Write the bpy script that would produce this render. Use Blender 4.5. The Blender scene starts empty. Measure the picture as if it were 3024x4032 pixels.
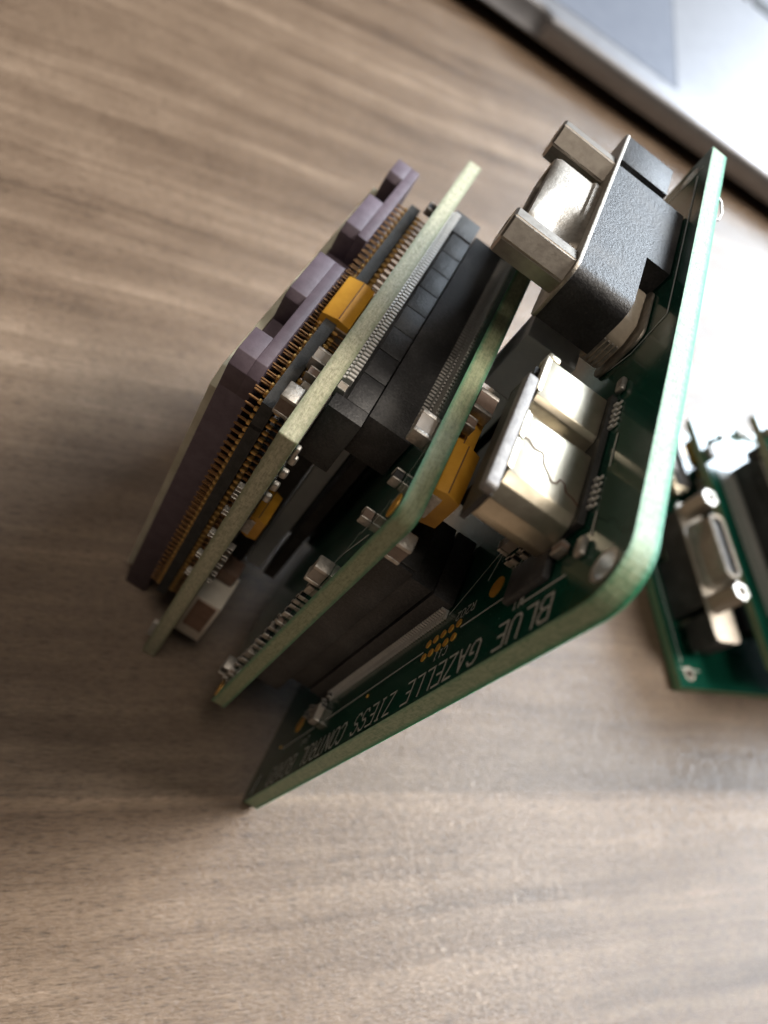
import bpy, bmesh, math, random
from mathutils import Vector, Matrix
random.seed(7)
S = bpy.context.scene
C = S.collection
K = 5.2                      # one board width (device unit) in scene units; 1 scene unit = 1 cm
TZ = -0.04                   # table height in device units

# ------------------------------------------------------------------ camera
cam_d = bpy.data.cameras.new('camera'); cam = bpy.data.objects.new('camera', cam_d); C.objects.link(cam)
M = Matrix(((0.351944, 0.689088, -0.633476), (-0.821255, 0.552032, 0.144225), (0.449083, 0.469487, 0.760202))).to_4x4()
M.translation = Vector((-2.41951, 1.59615, 8.16886))
cam.matrix_world = M
cam_d.sensor_fit = 'VERTICAL'; cam_d.sensor_height = 36.0; cam_d.sensor_width = 27.0
cam_d.lens = 26.84
cam_d.clip_start = 0.05; cam_d.clip_end = 2000
cam_d.dof.use_dof = True; cam_d.dof.focus_distance = 5.45; cam_d.dof.aperture_fstop = 0.29
S.camera = cam

# ------------------------------------------------------------------ world and lamps (indoor, window daylight plus room)
W = bpy.data.worlds.new('World'); S.world = W; W.use_nodes = True
nt = W.node_tree; nt.nodes.clear()
out = nt.nodes.new('ShaderNodeOutputWorld'); bg = nt.nodes.new('ShaderNodeBackground')
tc = nt.nodes.new('ShaderNodeTexCoord'); sep = nt.nodes.new('ShaderNodeSeparateXYZ')
rp = nt.nodes.new('ShaderNodeValToRGB')
nt.links.new(tc.outputs['Generated'], sep.inputs[0])
mr = nt.nodes.new('ShaderNodeMapRange'); mr.inputs['From Min'].default_value = -0.3; mr.inputs['From Max'].default_value = 1.0
nt.links.new(sep.outputs['Z'], mr.inputs['Value']); nt.links.new(mr.outputs[0], rp.inputs[0])
cr = rp.color_ramp
cr.elements[0].position = 0.0; cr.elements[0].color = (0.04, 0.03, 0.025, 1)
cr.elements[1].position = 1.0; cr.elements[1].color = (0.60, 0.53, 0.46, 1)
e = cr.elements.new(0.3); e.color = (0.17, 0.14, 0.12, 1)
e = cr.elements.new(0.6); e.color = (0.36, 0.31, 0.27, 1)
nt.links.new(rp.outputs[0], bg.inputs[0]); bg.inputs[1].default_value = 0.125
nt.links.new(bg.outputs[0], out.inputs[0])

def area(name, az, el, dist, sx, sy, power, col, target=(1.5, 0.5, 1.5)):
    d = bpy.data.lights.new(name, 'AREA'); d.shape = 'RECTANGLE'; d.size = sx; d.size_y = sy
    d.energy = power; d.color = col
    o = bpy.data.objects.new(name, d); C.objects.link(o)
    a, b = math.radians(az), math.radians(el)
    v = Vector((math.cos(b)*math.cos(a), math.cos(b)*math.sin(a), math.sin(b)))
    o.location = Vector(target) + v*dist
    o.rotation_euler = v.to_track_quat('Z', 'Y').to_euler()
    return o
area('window_light', -36, 31, 160, 114, 58, 650000, (0.78, 0.89, 1.0))
area('ceiling_light', -60, 56, 170, 66, 54, 320000, (1.0, 0.91, 0.80))
area('room_light', 150, 80, 180, 50, 50, 70000, (1.0, 0.88, 0.74))
S.view_settings.view_transform = 'Standard'; S.view_settings.look = 'None'
S.view_settings.exposure = 0.08; S.view_settings.gamma = 1.0

# ------------------------------------------------------------------ material helpers
def new_mat(name):
    m = bpy.data.materials.new(name); m.use_nodes = True
    return m, m.node_tree, m.node_tree.nodes['Principled BSDF']
def N(t, k, **kw):
    n = t.nodes.new(k)
    for a, b in kw.items(): setattr(n, a, b)
    return n
def noise(t, vec, scale, detail=4, rough=0.6, dist=0.0):
    n = N(t, 'ShaderNodeTexNoise'); n.inputs['Scale'].default_value = scale
    n.inputs['Detail'].default_value = detail; n.inputs['Roughness'].default_value = rough
    n.inputs['Distortion'].default_value = dist
    if vec is not None: t.links.new(vec, n.inputs['Vector'])
    return n.outputs['Fac']
def ramp(t, fac, stops):
    r = N(t, 'ShaderNodeValToRGB'); cr = r.color_ramp
    cr.elements[0].position, cr.elements[0].color = stops[0][0], (*stops[0][1], 1)
    cr.elements[1].position, cr.elements[1].color = stops[-1][0], (*stops[-1][1], 1)
    for p, c in stops[1:-1]:
        e = cr.elements.new(p); e.color = (*c, 1)
    t.links.new(fac, r.inputs[0]); return r.outputs[0]
def obj_coord(t, scale=(1, 1, 1), rot=(0, 0, 0)):
    tc = N(t, 'ShaderNodeTexCoord'); mp = N(t, 'ShaderNodeMapping')
    mp.inputs['Scale'].default_value = scale; mp.inputs['Rotation'].default_value = rot
    t.links.new(tc.outputs['Object'], mp.inputs['Vector']); return mp.outputs[0]
def math_n(t, op, a, b=None):
    n = N(t, 'ShaderNodeMath', operation=op)
    for i, v in enumerate((a, b)):
        if v is None: continue
        if isinstance(v, (int, float)): n.inputs[i].default_value = v
        else: t.links.new(v, n.inputs[i])
    return n.outputs[0]
def bump(t, b, h, strength, dist=0.02):
    n = N(t, 'ShaderNodeBump'); n.inputs['Strength'].default_value = strength; n.inputs['Distance'].default_value = dist
    t.links.new(h, n.inputs['Height']); t.links.new(n.outputs[0], b.inputs['Normal'])
def simple(name, c1, c2, scale=8, rough=(0.4, 0.55), metal=0.0, bmp=0.15, bscale=120, bdist=0.01, stretch=(1, 1, 1), spec=0.5, lo=0.35, hi=0.65):
    m, t, b = new_mat(name)
    v = obj_coord(t, stretch)
    f = noise(t, v, scale, 6, 0.65)
    col = ramp(t, f, [(lo, c1), (hi, c2)])
    t.links.new(col, b.inputs['Base Color'])
    f2 = noise(t, v, scale*2.3, 5, 0.7)
    r = N(t, 'ShaderNodeMapRange'); r.inputs['From Min'].default_value = 0.3; r.inputs['From Max'].default_value = 0.7
    r.inputs['To Min'].default_value = rough[0]; r.inputs['To Max'].default_value = rough[1]
    t.links.new(f2, r.inputs['Value']); t.links.new(r.outputs[0], b.inputs['Roughness'])
    b.inputs['Metallic'].default_value = metal
    b.inputs['Specular IOR Level'].default_value = spec
    if bmp: bump(t, b, noise(t, v, bscale, 3, 0.6), bmp, bdist)
    return m

MT = {}
MT['black'] = simple('black_plastic', (0.018, 0.018, 0.02), (0.034, 0.034, 0.037), 3, (0.42, 0.6), bmp=0.5, bscale=60, bdist=0.006, lo=0.3, hi=0.7)
def dusty_black():
    m, t, b = new_mat('moulded_black_plastic')
    v = obj_coord(t)
    big = noise(t, v, 2.2, 5, 0.6); spk = noise(t, v, 48, 3, 0.7)
    f = math_n(t, 'ADD', math_n(t, 'MULTIPLY', big, 0.62), math_n(t, 'MULTIPLY', spk, 0.38))
    t.links.new(ramp(t, f, [(0.40, (0.016, 0.016, 0.018)), (0.52, (0.038, 0.038, 0.041)), (0.62, (0.080, 0.079, 0.080))]), b.inputs['Base Color'])
    d = math_n(t, 'GREATER_THAN', noise(t, v, 30, 1, 0.5), 0.775)
    r = N(t, 'ShaderNodeMapRange'); r.inputs['To Min'].default_value = 0.36; r.inputs['To Max'].default_value = 0.62
    t.links.new(big, r.inputs['Value']); t.links.new(r.outputs[0], b.inputs['Roughness'])
    bump(t, b, math_n(t, 'ADD', spk, math_n(t, 'MULTIPLY', noise(t, v, 14, 3), 0.8)), 0.5, 0.010)
    return m
MT['black'] = dusty_black()
MT['socket'] = simple('socket_plastic', (0.02, 0.021, 0.021), (0.05, 0.05, 0.05), 14, (0.5, 0.7), bmp=0.6, bscale=45, bdist=0.008)
MT['nickel'] = simple('nickel_plating', (0.38, 0.34, 0.30), (0.46, 0.42, 0.37), 16, (0.36, 0.46), 1.0, 0.15, 70, 0.004)
MT['worn'] = simple('worn_tin_shell', (0.34, 0.31, 0.27), (0.47, 0.43, 0.38), 22, (0.46, 0.62), 0.9, 0.45, 60, 0.006)
MT['usb'] = simple('polished_shell', (0.60, 0.54, 0.42), (0.68, 0.62, 0.50), 14, (0.33, 0.42), 0.95, 0.12, 60, 0.004)
MT['lip'] = simple('cast_lip_metal', (0.24, 0.23, 0.23), (0.36, 0.35, 0.34), 18, (0.55, 0.7), 0.5, 0.5, 50, 0.006)
MT['solder'] = simple('solder_tin', (0.38, 0.36, 0.33), (0.60, 0.57, 0.53), 20, (0.38, 0.6), 0.85, 0.5, 30, 0.01)
MT['gold'] = simple('gold_plating', (0.72, 0.40, 0.12), (0.95, 0.64, 0.24), 40, (0.26, 0.42), 0.8, 0.2, 60, 0.004)
MT['darkgold'] = simple('dark_gold_stem', (0.22, 0.11, 0.045), (0.34, 0.18, 0.07), 30, (0.4, 0.55), 0.6, 0)  # pin stems, darker gold than their collars
MT['pad'] = simple('gold_pad_painted_glow', (0.85, 0.42, 0.06), (1.0, 0.55, 0.10), 30, (0.3, 0.45), 0.25, 0.3, 60, 0.004)  # base colour boosted to stand in for the glow reflected by the pads
MT['tantalum'] = simple('orange_moulded_resin', (0.68, 0.32, 0.024), (0.79, 0.405, 0.045), 5, (0.45, 0.62), bmp=0.25, bscale=50, bdist=0.005)
MT['ceramic'] = simple('violet_ceramic', (0.092, 0.066, 0.086), (0.128, 0.096, 0.121), 9, (0.5, 0.65), bmp=0.25, bscale=50, bdist=0.006)
MT['capbody'] = simple('brown_ceramic_body', (0.20, 0.14, 0.11), (0.30, 0.22, 0.18), 9, (0.35, 0.5))
MT['greybody'] = simple('pale_ceramic_body', (0.30, 0.26, 0.22), (0.40, 0.36, 0.32), 9, (0.35, 0.5))
MT['lead'] = simple('tinned_lead', (0.70, 0.68, 0.65), (0.80, 0.78, 0.75), 20, (0.35, 0.5), 0.45, 0)
MT['silk'] = simple('white_silkscreen_ink', (0.66, 0.68, 0.66), (0.80, 0.82, 0.80), 30, (0.5, 0.7), bmp=0)
MT['white'] = simple('cream_plastic', (0.80, 0.73, 0.63), (0.86, 0.80, 0.71), 8, (0.45, 0.6))
MT['sand'] = simple('pale_latch_plastic', (0.50, 0.42, 0.33), (0.66, 0.58, 0.47), 7, (0.4, 0.6))
MT['brown'] = simple('brown_inner_plastic', (0.20, 0.12, 0.085), (0.30, 0.18, 0.13), 8, (0.5, 0.6))
MT['scratch'] = simple('rust_seam', (0.10, 0.045, 0.03), (0.2, 0.1, 0.06), 30, (0.6, 0.8), bmp=0)
MT['greystrip'] = simple('grey_with_painted_sheen', (0.60, 0.64, 0.67), (0.68, 0.72, 0.74), 6, (0.45, 0.6))  # grey raised to imitate light reflected off the spacer strip

def mask_mat():
    m, t, b = new_mat('green_solder_mask')
    v = obj_coord(t)
    big = noise(t, v, 1.6, 3, 0.5)
    base = ramp(t, big, [(0.35, (0.004, 0.060, 0.040)), (0.65, (0.008, 0.092, 0.060))])
    # buried copper traces: thin lighter runs, seen through the mask
    wv = N(t, 'ShaderNodeTexVoronoi', feature='DISTANCE_TO_EDGE', distance='MANHATTAN'); wv.inputs['Scale'].default_value = 3.2
    t.links.new(v, wv.inputs['Vector'])
    line = math_n(t, 'LESS_THAN', wv.outputs['Distance'], 0.02)
    mx = N(t, 'ShaderNodeMixRGB'); mx.inputs['Color2'].default_value = (0.010, 0.10, 0.07, 1)
    t.links.new(math_n(t, 'MULTIPLY', line, 0.5), mx.inputs['Fac']); t.links.new(base, mx.inputs['Color1'])
    # dust specks
    d = noise(t, v, 55, 2, 0.5); dm = math_n(t, 'GREATER_THAN', d, 0.735)
    m2 = N(t, 'ShaderNodeMixRGB'); m2.inputs['Color2'].default_value = (0.35, 0.38, 0.34, 1)
    t.links.new(math_n(t, 'MULTIPLY', dm, 0.6), m2.inputs['Fac']); t.links.new(mx.outputs[0], m2.inputs['Color1'])
    t.links.new(m2.outputs[0], b.inputs['Base Color'])
    b.inputs['Roughness'].default_value = 0.14
    bump(t, b, math_n(t, 'ADD', math_n(t, 'MULTIPLY', line, 0.4), noise(t, v, 9, 3)), 0.06, 0.01)
    return m
MT['mask'] = mask_mat()
def fr4(name, c_mid, c_lo, rim, half, ctr, bias=0.0):
    """glass-epoxy edge: pale fibre core, green-stained rims by the two faces (y = depth through the board)"""
    m, t, b = new_mat(name)
    v = obj_coord(t, (1, 1, 1))
    f = noise(t, obj_coord(t, (6, 34, 6)), 2.2, 6, 0.7)
    f2 = noise(t, v, 26, 5, 0.75)
    core = ramp(t, math_n(t, 'ADD', math_n(t, 'MULTIPLY', f, 0.5), math_n(t, 'MULTIPLY', f2, 0.5)), [(0.41, c_lo), (0.57, c_mid)])
    tc = N(t, 'ShaderNodeTexCoord'); sp = N(t, 'ShaderNodeSeparateXYZ'); t.links.new(tc.outputs['Object'], sp.inputs[0])
    a = math_n(t, 'ABSOLUTE', math_n(t, 'SUBTRACT', sp.outputs['Y'], ctr))
    wob = math_n(t, 'MULTIPLY', math_n(t, 'SUBTRACT', noise(t, v, 18, 3), 0.5), 0.4)
    a = math_n(t, 'ADD', math_n(t, 'DIVIDE', a, half), wob)
    a = math_n(t, 'ADD', a, math_n(t, 'MULTIPLY', math_n(t, 'SUBTRACT', ctr, sp.outputs['Y']), bias/half))
    mx = N(t, 'ShaderNodeMixRGB'); mx.inputs['Color2'].default_value = (*rim, 1)
    rr = N(t, 'ShaderNodeMapRange'); rr.inputs['From Min'].default_value = 0.50; rr.inputs['From Max'].default_value = 1.05
    t.links.new(a, rr.inputs['Value']); t.links.new(rr.outputs[0], mx.inputs['Fac']); t.links.new(core, mx.inputs['Color1'])
    t.links.new(mx.outputs[0], b.inputs['Base Color'])
    b.inputs['Roughness'].default_value = 0.5
    b.inputs['Subsurface Weight'].default_value = 0.25; b.inputs['Subsurface Radius'].default_value = (0.05, 0.08, 0.05)
    b.inputs['Subsurface Scale'].default_value = 0.6
    bump(t, b, f2, 0.5, 0.015)
    return m

# ------------------------------------------------------------------ mesh helpers (device units in, scene units out)
OX, OY = 0.5, 0.2            # base point of the board stack in device units
def V(x, y, z): return Vector(((x-OX)*K, (y-OY)*K, (z-TZ)*K))
MIR = False
def link(name, bm, mats, parent=None, smooth=False):
    me = bpy.data.meshes.new(name); bmesh.ops.recalc_face_normals(bm, faces=bm.faces[:])
    bm.to_mesh(me); bm.free()
    for m in (mats if isinstance(mats, (list, tuple)) else [mats]): me.materials.append(MT[m] if isinstance(m, str) else m)
    if smooth:
        for p in me.polygons: p.use_smooth = True
        try: me.set_sharp_from_angle(angle=math.radians(38))
        except Exception: pass
    o = bpy.data.objects.new(name, me); C.objects.link(o)
    if parent is not None: o.parent = parent
    return o
def box(bm, x0, x1, y0, y1, z0, z1, bev=0.0, seg=2, mi=0, fn=V):
    vs = [bm.verts.new(fn(x, y, z)) for x in (x0, x1) for y in (y0, y1) for z in (z0, z1)]
    idx = [(0,1,3,2),(4,6,7,5),(0,4,5,1),(2,3,7,6),(0,2,6,4),(1,5,7,3)]
    fs = [bm.faces.new([vs[i] for i in q]) for q in idx]
    for f in fs: f.material_index = mi
    if bev > 0:
        es = list({e for f in fs for e in f.edges})
        r = bmesh.ops.bevel(bm, geom=es, offset=bev*K, segments=seg, affect='EDGES', profile=0.5)
        for f in r['faces']: f.material_index = mi
def B(*a, **k):
    bm = bmesh.new(); box(bm, *a, **k); return bm
def prism(bm, prof, axis, a, b, bev=0.0, seg=2, mi=0, fn=V):
    """profile of (p,q) extruded along axis from a to b; (p,q) are the other two axes in order"""
    def pt(p, q, r):
        return {'x': lambda: fn(r, p, q), 'y': lambda: fn(p, r, q), 'z': lambda: fn(p, q, r)}[axis]()
    A = [bm.verts.new(pt(p, q, a)) for p, q in prof]; Bv = [bm.verts.new(pt(p, q, b)) for p, q in prof]
    n = len(prof)
    fs = [bm.faces.new(A), bm.faces.new(Bv[::-1])]
    for i in range(n): fs.append(bm.faces.new([A[i], Bv[i], Bv[(i+1) % n], A[(i+1) % n]]))
    for f in fs: f.material_index = mi
    if bev > 0:
        es = list({e for f in fs for e in f.edges})
        bmesh.ops.recalc_face_normals(bm, faces=fs)
        bmesh.ops.bevel(bm, geom=es, offset=bev*K, segments=seg, affect='EDGES', profile=0.5)
def arc(cx, cz, r, a0, a1, n=8):
    return [(cx+r*math.cos(math.radians(a0+(a1-a0)*i/n)), cz+r*math.sin(math.radians(a0+(a1-a0)*i/n))) for i in range(n+1)]
def plate(x0, x1, z0, z1, y0, y1, rad=(0, 0, 0, 0), holes=()):
    """board plate: material 0 on both faces, 1 on the rim. rad = corners (x0z0, x1z0, x1z1, x0z1)"""
    bm = bmesh.new(); pts = []
    for (cx, cz, a0, r) in ((x0, z0, 180, rad[0]), (x1, z0, 270, rad[1]), (x1, z1, 0, rad[2]), (x0, z1, 90, rad[3])):
        if r == 0: pts.append((cx, cz)); continue
        sx = 1 if cx == x0 else -1; sz = 1 if cz == z0 else -1
        pts += arc(cx+sx*r, cz+sz*r, r, a0, a0+90, 10)
    loops = [pts] + [arc(hx, hz, hr, 0, 360, 24)[:-1] for hx, hz, hr in holes]
    es = []; lv = []
    for lp in loops:
        vs = [bm.verts.new(V(x, y1, z)) for x, z in lp]; lv.append(vs)
        es += [bm.edges.new((vs[i], vs[(i+1) % len(vs)])) for i in range(len(vs))]
    r = bmesh.ops.triangle_fill(bm, use_beauty=True, edges=es)
    front = [f for f in r['geom'] if isinstance(f, bmesh.types.BMFace)]
    ex = bmesh.ops.extrude_face_region(bm, geom=front)
    nv = [v for v in ex['geom'] if isinstance(v, bmesh.types.BMVert)]
    nf = {f for f in ex['geom'] if isinstance(f, bmesh.types.BMFace)}
    bmesh.ops.translate(bm, verts=nv, vec=Vector((0, (y0-y1)*K, 0)))
    bm.normal_update()
    for f in bm.faces: f.material_index = 0 if abs(f.normal.y) > 0.9 else 1
    return bm
def cyl(bm, c, axis, r, h, n=16, r2=None, mi=0):
    """cylinder from c along axis; c in device units, r and h in device units"""
    ax = {'x': Vector((1,0,0)), 'y': Vector((0,1,0)), 'z': Vector((0,0,1))}[axis]
    r2 = r if r2 is None else r2
    c = V(*c); q = ax.to_track_quat('Z', 'Y'); A = []; Bv = []
    for i in range(n):
        a = 2*math.pi*i/n; d = q @ Vector((math.cos(a), math.sin(a), 0))
        A.append(bm.verts.new(c+d*r*K)); Bv.append(bm.verts.new(c+d*r2*K+ax*h*K))
    for f in [bm.faces.new(A[::-1]), bm.faces.new(Bv)] + [bm.faces.new([A[i], A[(i+1) % n], Bv[(i+1) % n], Bv[i]]) for i in range(n)]: f.material_index = mi
def ribbon(bm, pts, w, y, t=0.0007, fn=None):
    """flat ink line on the plane y; pts are (x, z)"""
    for (xa, za), (xb, zb) in zip(pts, pts[1:]):
        d = Vector((xb-xa, zb-za)); L = d.length
        if L < 1e-6: continue
        d /= L; n = Vector((-d.y, d.x))*w/2; d = d*w*0.4
        q = [(xa-d.x+n.x, za-d.y+n.y), (xb+d.x+n.x, zb+d.y+n.y), (xb+d.x-n.x, zb+d.y-n.y), (xa-d.x-n.x, za-d.y-n.y)]
        bm.faces.new([bm.verts.new(V(p[0], y, p[1])) for p in q])
GL = {'B': [[(0,0),(0,6),(3,6),(4,5),(4,4),(3,3),(0,3)],[(3,3),(4,2),(4,1),(3,0),(0,0)]], 'L': [[(0,6),(0,0),(4,0)]],
 'U': [[(0,6),(0,1),(1,0),(3,0),(4,1),(4,6)]], 'E': [[(4,6),(0,6),(0,0),(4,0)],[(0,3),(3,3)]],
 'G': [[(4,5),(3,6),(1,6),(0,5),(0,1),(1,0),(3,0),(4,1),(4,3),(2.4,3)]], 'A': [[(0,0),(2,6),(4,0)],[(.8,2.2),(3.2,2.2)]],
 'Z': [[(0,6),(4,6),(0,0),(4,0)]], 'I': [[(1,6),(3,6)],[(2,6),(2,0)],[(1,0),(3,0)]], 'S': [[(4,5),(3,6),(1,6),(0,5),(0,4),(1,3),(3,3),(4,2),(4,1),(3,0),(1,0),(0,1)]],
 'C': [[(4,5),(3,6),(1,6),(0,5),(0,1),(1,0),(3,0),(4,1)]], 'O': [[(1,0),(0,1),(0,5),(1,6),(3,6),(4,5),(4,1),(3,0),(1,0)]],
 'N': [[(0,0),(0,6),(4,0),(4,6)]], 'T': [[(0,6),(4,6)],[(2,6),(2,0)]], 'R': [[(0,0),(0,6),(3,6),(4,5),(4,4),(3,3),(0,3)],[(2,3),(4,0)]],
 'D': [[(0,0),(0,6),(2.6,6),(4,4.6),(4,1.4),(2.6,0),(0,0)]], '1': [[(1,5),(2,6),(2,0)],[(1,0),(3,0)]], '2': [[(0,5),(1,6),(3,6),(4,5),(4,4),(0,0),(4,0)]],
 '0': [[(1,0),(0,1),(0,5),(1,6),(3,6),(4,5),(4,1),(3,0),(1,0)]], '4': [[(3,0),(3,6),(0,2),(4,2)]], 'W': [[(0,6),(1,0),(2,4),(3,0),(4,6)]], ' ': []}
def text(bm, s, x0, z0, cap, adv, wid, stroke, y):
    """reads towards -z, letter tops towards -x (as printed on the board)"""
    for i, ch in enumerate(s):
        for pl in GL[ch]:
            ribbon(bm, [(x0-v/6*cap, z0-i*adv-u/4*wid) for u, v in pl], stroke, y)

def thing(name, label, cat, loc, group=None):
    o = bpy.data.objects.new(name, None); C.objects.link(o); o.location = loc; o.empty_display_size = 0.3
    o['label'] = label; o['category'] = cat
    if group: o['group'] = group
    return o

# ------------------------------------------------------------------ table top
def wood():
    m, t, b = new_mat('walnut_laminate')
    ang = math.radians(119.0)
    base = obj_coord(t, (1, 1, 1), (0, 0, -ang))          # x runs along the grain
    def sc(s):
        n = N(t, 'ShaderNodeMapping'); n.inputs['Scale'].default_value = s; t.links.new(base, n.inputs['Vector']); return n.outputs[0]
    # slow warp so the grain is never ruler-straight
    wn = N(t, 'ShaderNodeTexNoise'); wn.inputs['Scale'].default_value = 0.16; wn.inputs['Detail'].default_value = 2
    t.links.new(base, wn.inputs['Vector'])
    sepw = N(t, 'ShaderNodeSeparateXYZ'); t.links.new(base, sepw.inputs[0])
    wy = math_n(t, 'ADD', sepw.outputs['Y'], math_n(t, 'MULTIPLY', math_n(t, 'SUBTRACT', wn.outputs['Fac'], 0.5), 0.6))
    cmb = N(t, 'ShaderNodeCombineXYZ'); t.links.new(sepw.outputs['X'], cmb.inputs[0]); t.links.new(wy, cmb.inputs[1])
    def sw(s):
        n = N(t, 'ShaderNodeMapping'); n.inputs['Scale'].default_value = s; t.links.new(cmb.outputs[0], n.inputs['Vector']); return n.outputs[0]
    broad = noise(t, sw((0.10, 0.75, 1)), 1.0, 3, 0.5)
    bands = noise(t, sw((0.11, 2.0, 1)), 1.0, 4, 0.6)
    streak = noise(t, sw((0.16, 7.5, 1)), 1.0, 6, 0.68)
    fleck = noise(t, sc((7.0, 34.0, 1)), 1.6, 5, 0.75)
    fine = noise(t, sc((7.0, 55.0, 1)), 1.2, 3, 0.6)
    mott = noise(t, base, 1.1, 5, 0.65)
    s = math_n(t, 'ADD', math_n(t, 'MULTIPLY', broad, 0.26), math_n(t, 'MULTIPLY', bands, 0.26))
    s = math_n(t, 'ADD', s, math_n(t, 'MULTIPLY', streak, 0.17))
    s = math_n(t, 'ADD', s, math_n(t, 'MULTIPLY', fleck, 0.19))
    s = math_n(t, 'ADD', s, math_n(t, 'MULTIPLY', mott, 0.12))
    col = ramp(t, s, [(0.40, (0.060, 0.039, 0.026)), (0.455, (0.128, 0.085, 0.056)), (0.53, (0.198, 0.138, 0.094)), (0.60, (0.318, 0.232, 0.165))])
    # edge of one printed plank: a step in tone with a thin dark line
    cY = sepw.outputs['Y']
    far = N(t, 'ShaderNodeMapRange'); far.inputs['From Min'].default_value = -0.11; far.inputs['From Max'].default_value = -0.06
    far.inputs['To Min'].default_value = 0.66; far.inputs['To Max'].default_value = 1.0
    cw = math_n(t, 'ADD', cY, math_n(t, 'MULTIPLY', math_n(t, 'SUBTRACT', fleck, 0.5), 0.12))
    t.links.new(cw, far.inputs['Value'])
    # the plank tone recovers away from its edge
    rec = N(t, 'ShaderNodeMapRange'); rec.inputs['From Min'].default_value = -1.5; rec.inputs['From Max'].default_value = -0.25
    rec.inputs['To Min'].default_value = 0.0; rec.inputs['To Max'].default_value = 1.0
    t.links.new(cY, rec.inputs['Value'])
    keep = math_n(t, 'SUBTRACT', 1.0, math_n(t, 'MULTIPLY', math_n(t, 'SUBTRACT', 1.0, far.outputs[0]), rec.outputs[0]))
    mm = N(t, 'ShaderNodeVectorMath', operation='SCALE'); t.links.new(col, mm.inputs[0]); t.links.new(keep, mm.inputs['Scale'])
    pr_ = noise(t, sc((5.0, 46.0, 1)), 1.3, 3, 0.6); dk = N(t, 'ShaderNodeMapRange')
    dk.inputs['From Min'].default_value = 0.30; dk.inputs['From Max'].default_value = 0.50; dk.inputs['To Min'].default_value = 0.42; dk.inputs['To Max'].default_value = 1.06
    t.links.new(pr_, dk.inputs['Value'])
    m3 = N(t, 'ShaderNodeVectorMath', operation='SCALE'); t.links.new(mm.outputs[0], m3.inputs[0]); t.links.new(dk.outputs[0], m3.inputs['Scale'])
    t.links.new(m3.outputs[0], b.inputs['Base Color'])
    r = N(t, 'ShaderNodeMapRange'); r.inputs['To Min'].default_value = 0.24; r.inputs['To Max'].default_value = 0.33
    t.links.new(fleck, r.inputs['Value']); t.links.new(r.outputs[0], b.inputs['Roughness'])
    b.inputs['Specular IOR Level'].default_value = 0.5
    pore = noise(t, sc((9.0, 36.0, 1)), 1.5, 4, 0.7)
    pit = N(t, 'ShaderNodeMapRange'); pit.inputs['From Min'].default_value = 0.36; pit.inputs['From Max'].default_value = 0.56
    t.links.new(pore, pit.inputs['Value'])
    h = math_n(t, 'ADD', math_n(t, 'MULTIPLY', pit.outputs[0], 1.3), math_n(t, 'MULTIPLY', fine, 0.5))
    bump(t, b, h, 0.42, 0.008)
    return m
bm = bmesh.new()
vs = [bm.verts.new(p) for p in ((-60, -90, 0), (120, -90, 0), (120, 90, 0), (-60, 90, 0), (-60, -90, -2.5), (120, -90, -2.5), (120, 90, -2.5), (-60, 90, -2.5))]
for q in ((0,1,2,3), (7,6,5,4), (0,4,5,1), (1,5,6,2), (2,6,7,3), (3,7,4,0)): bm.faces.new([vs[i] for i in q])
tab = link('table_top', bm, wood()); tab['kind'] = 'structure'

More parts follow.
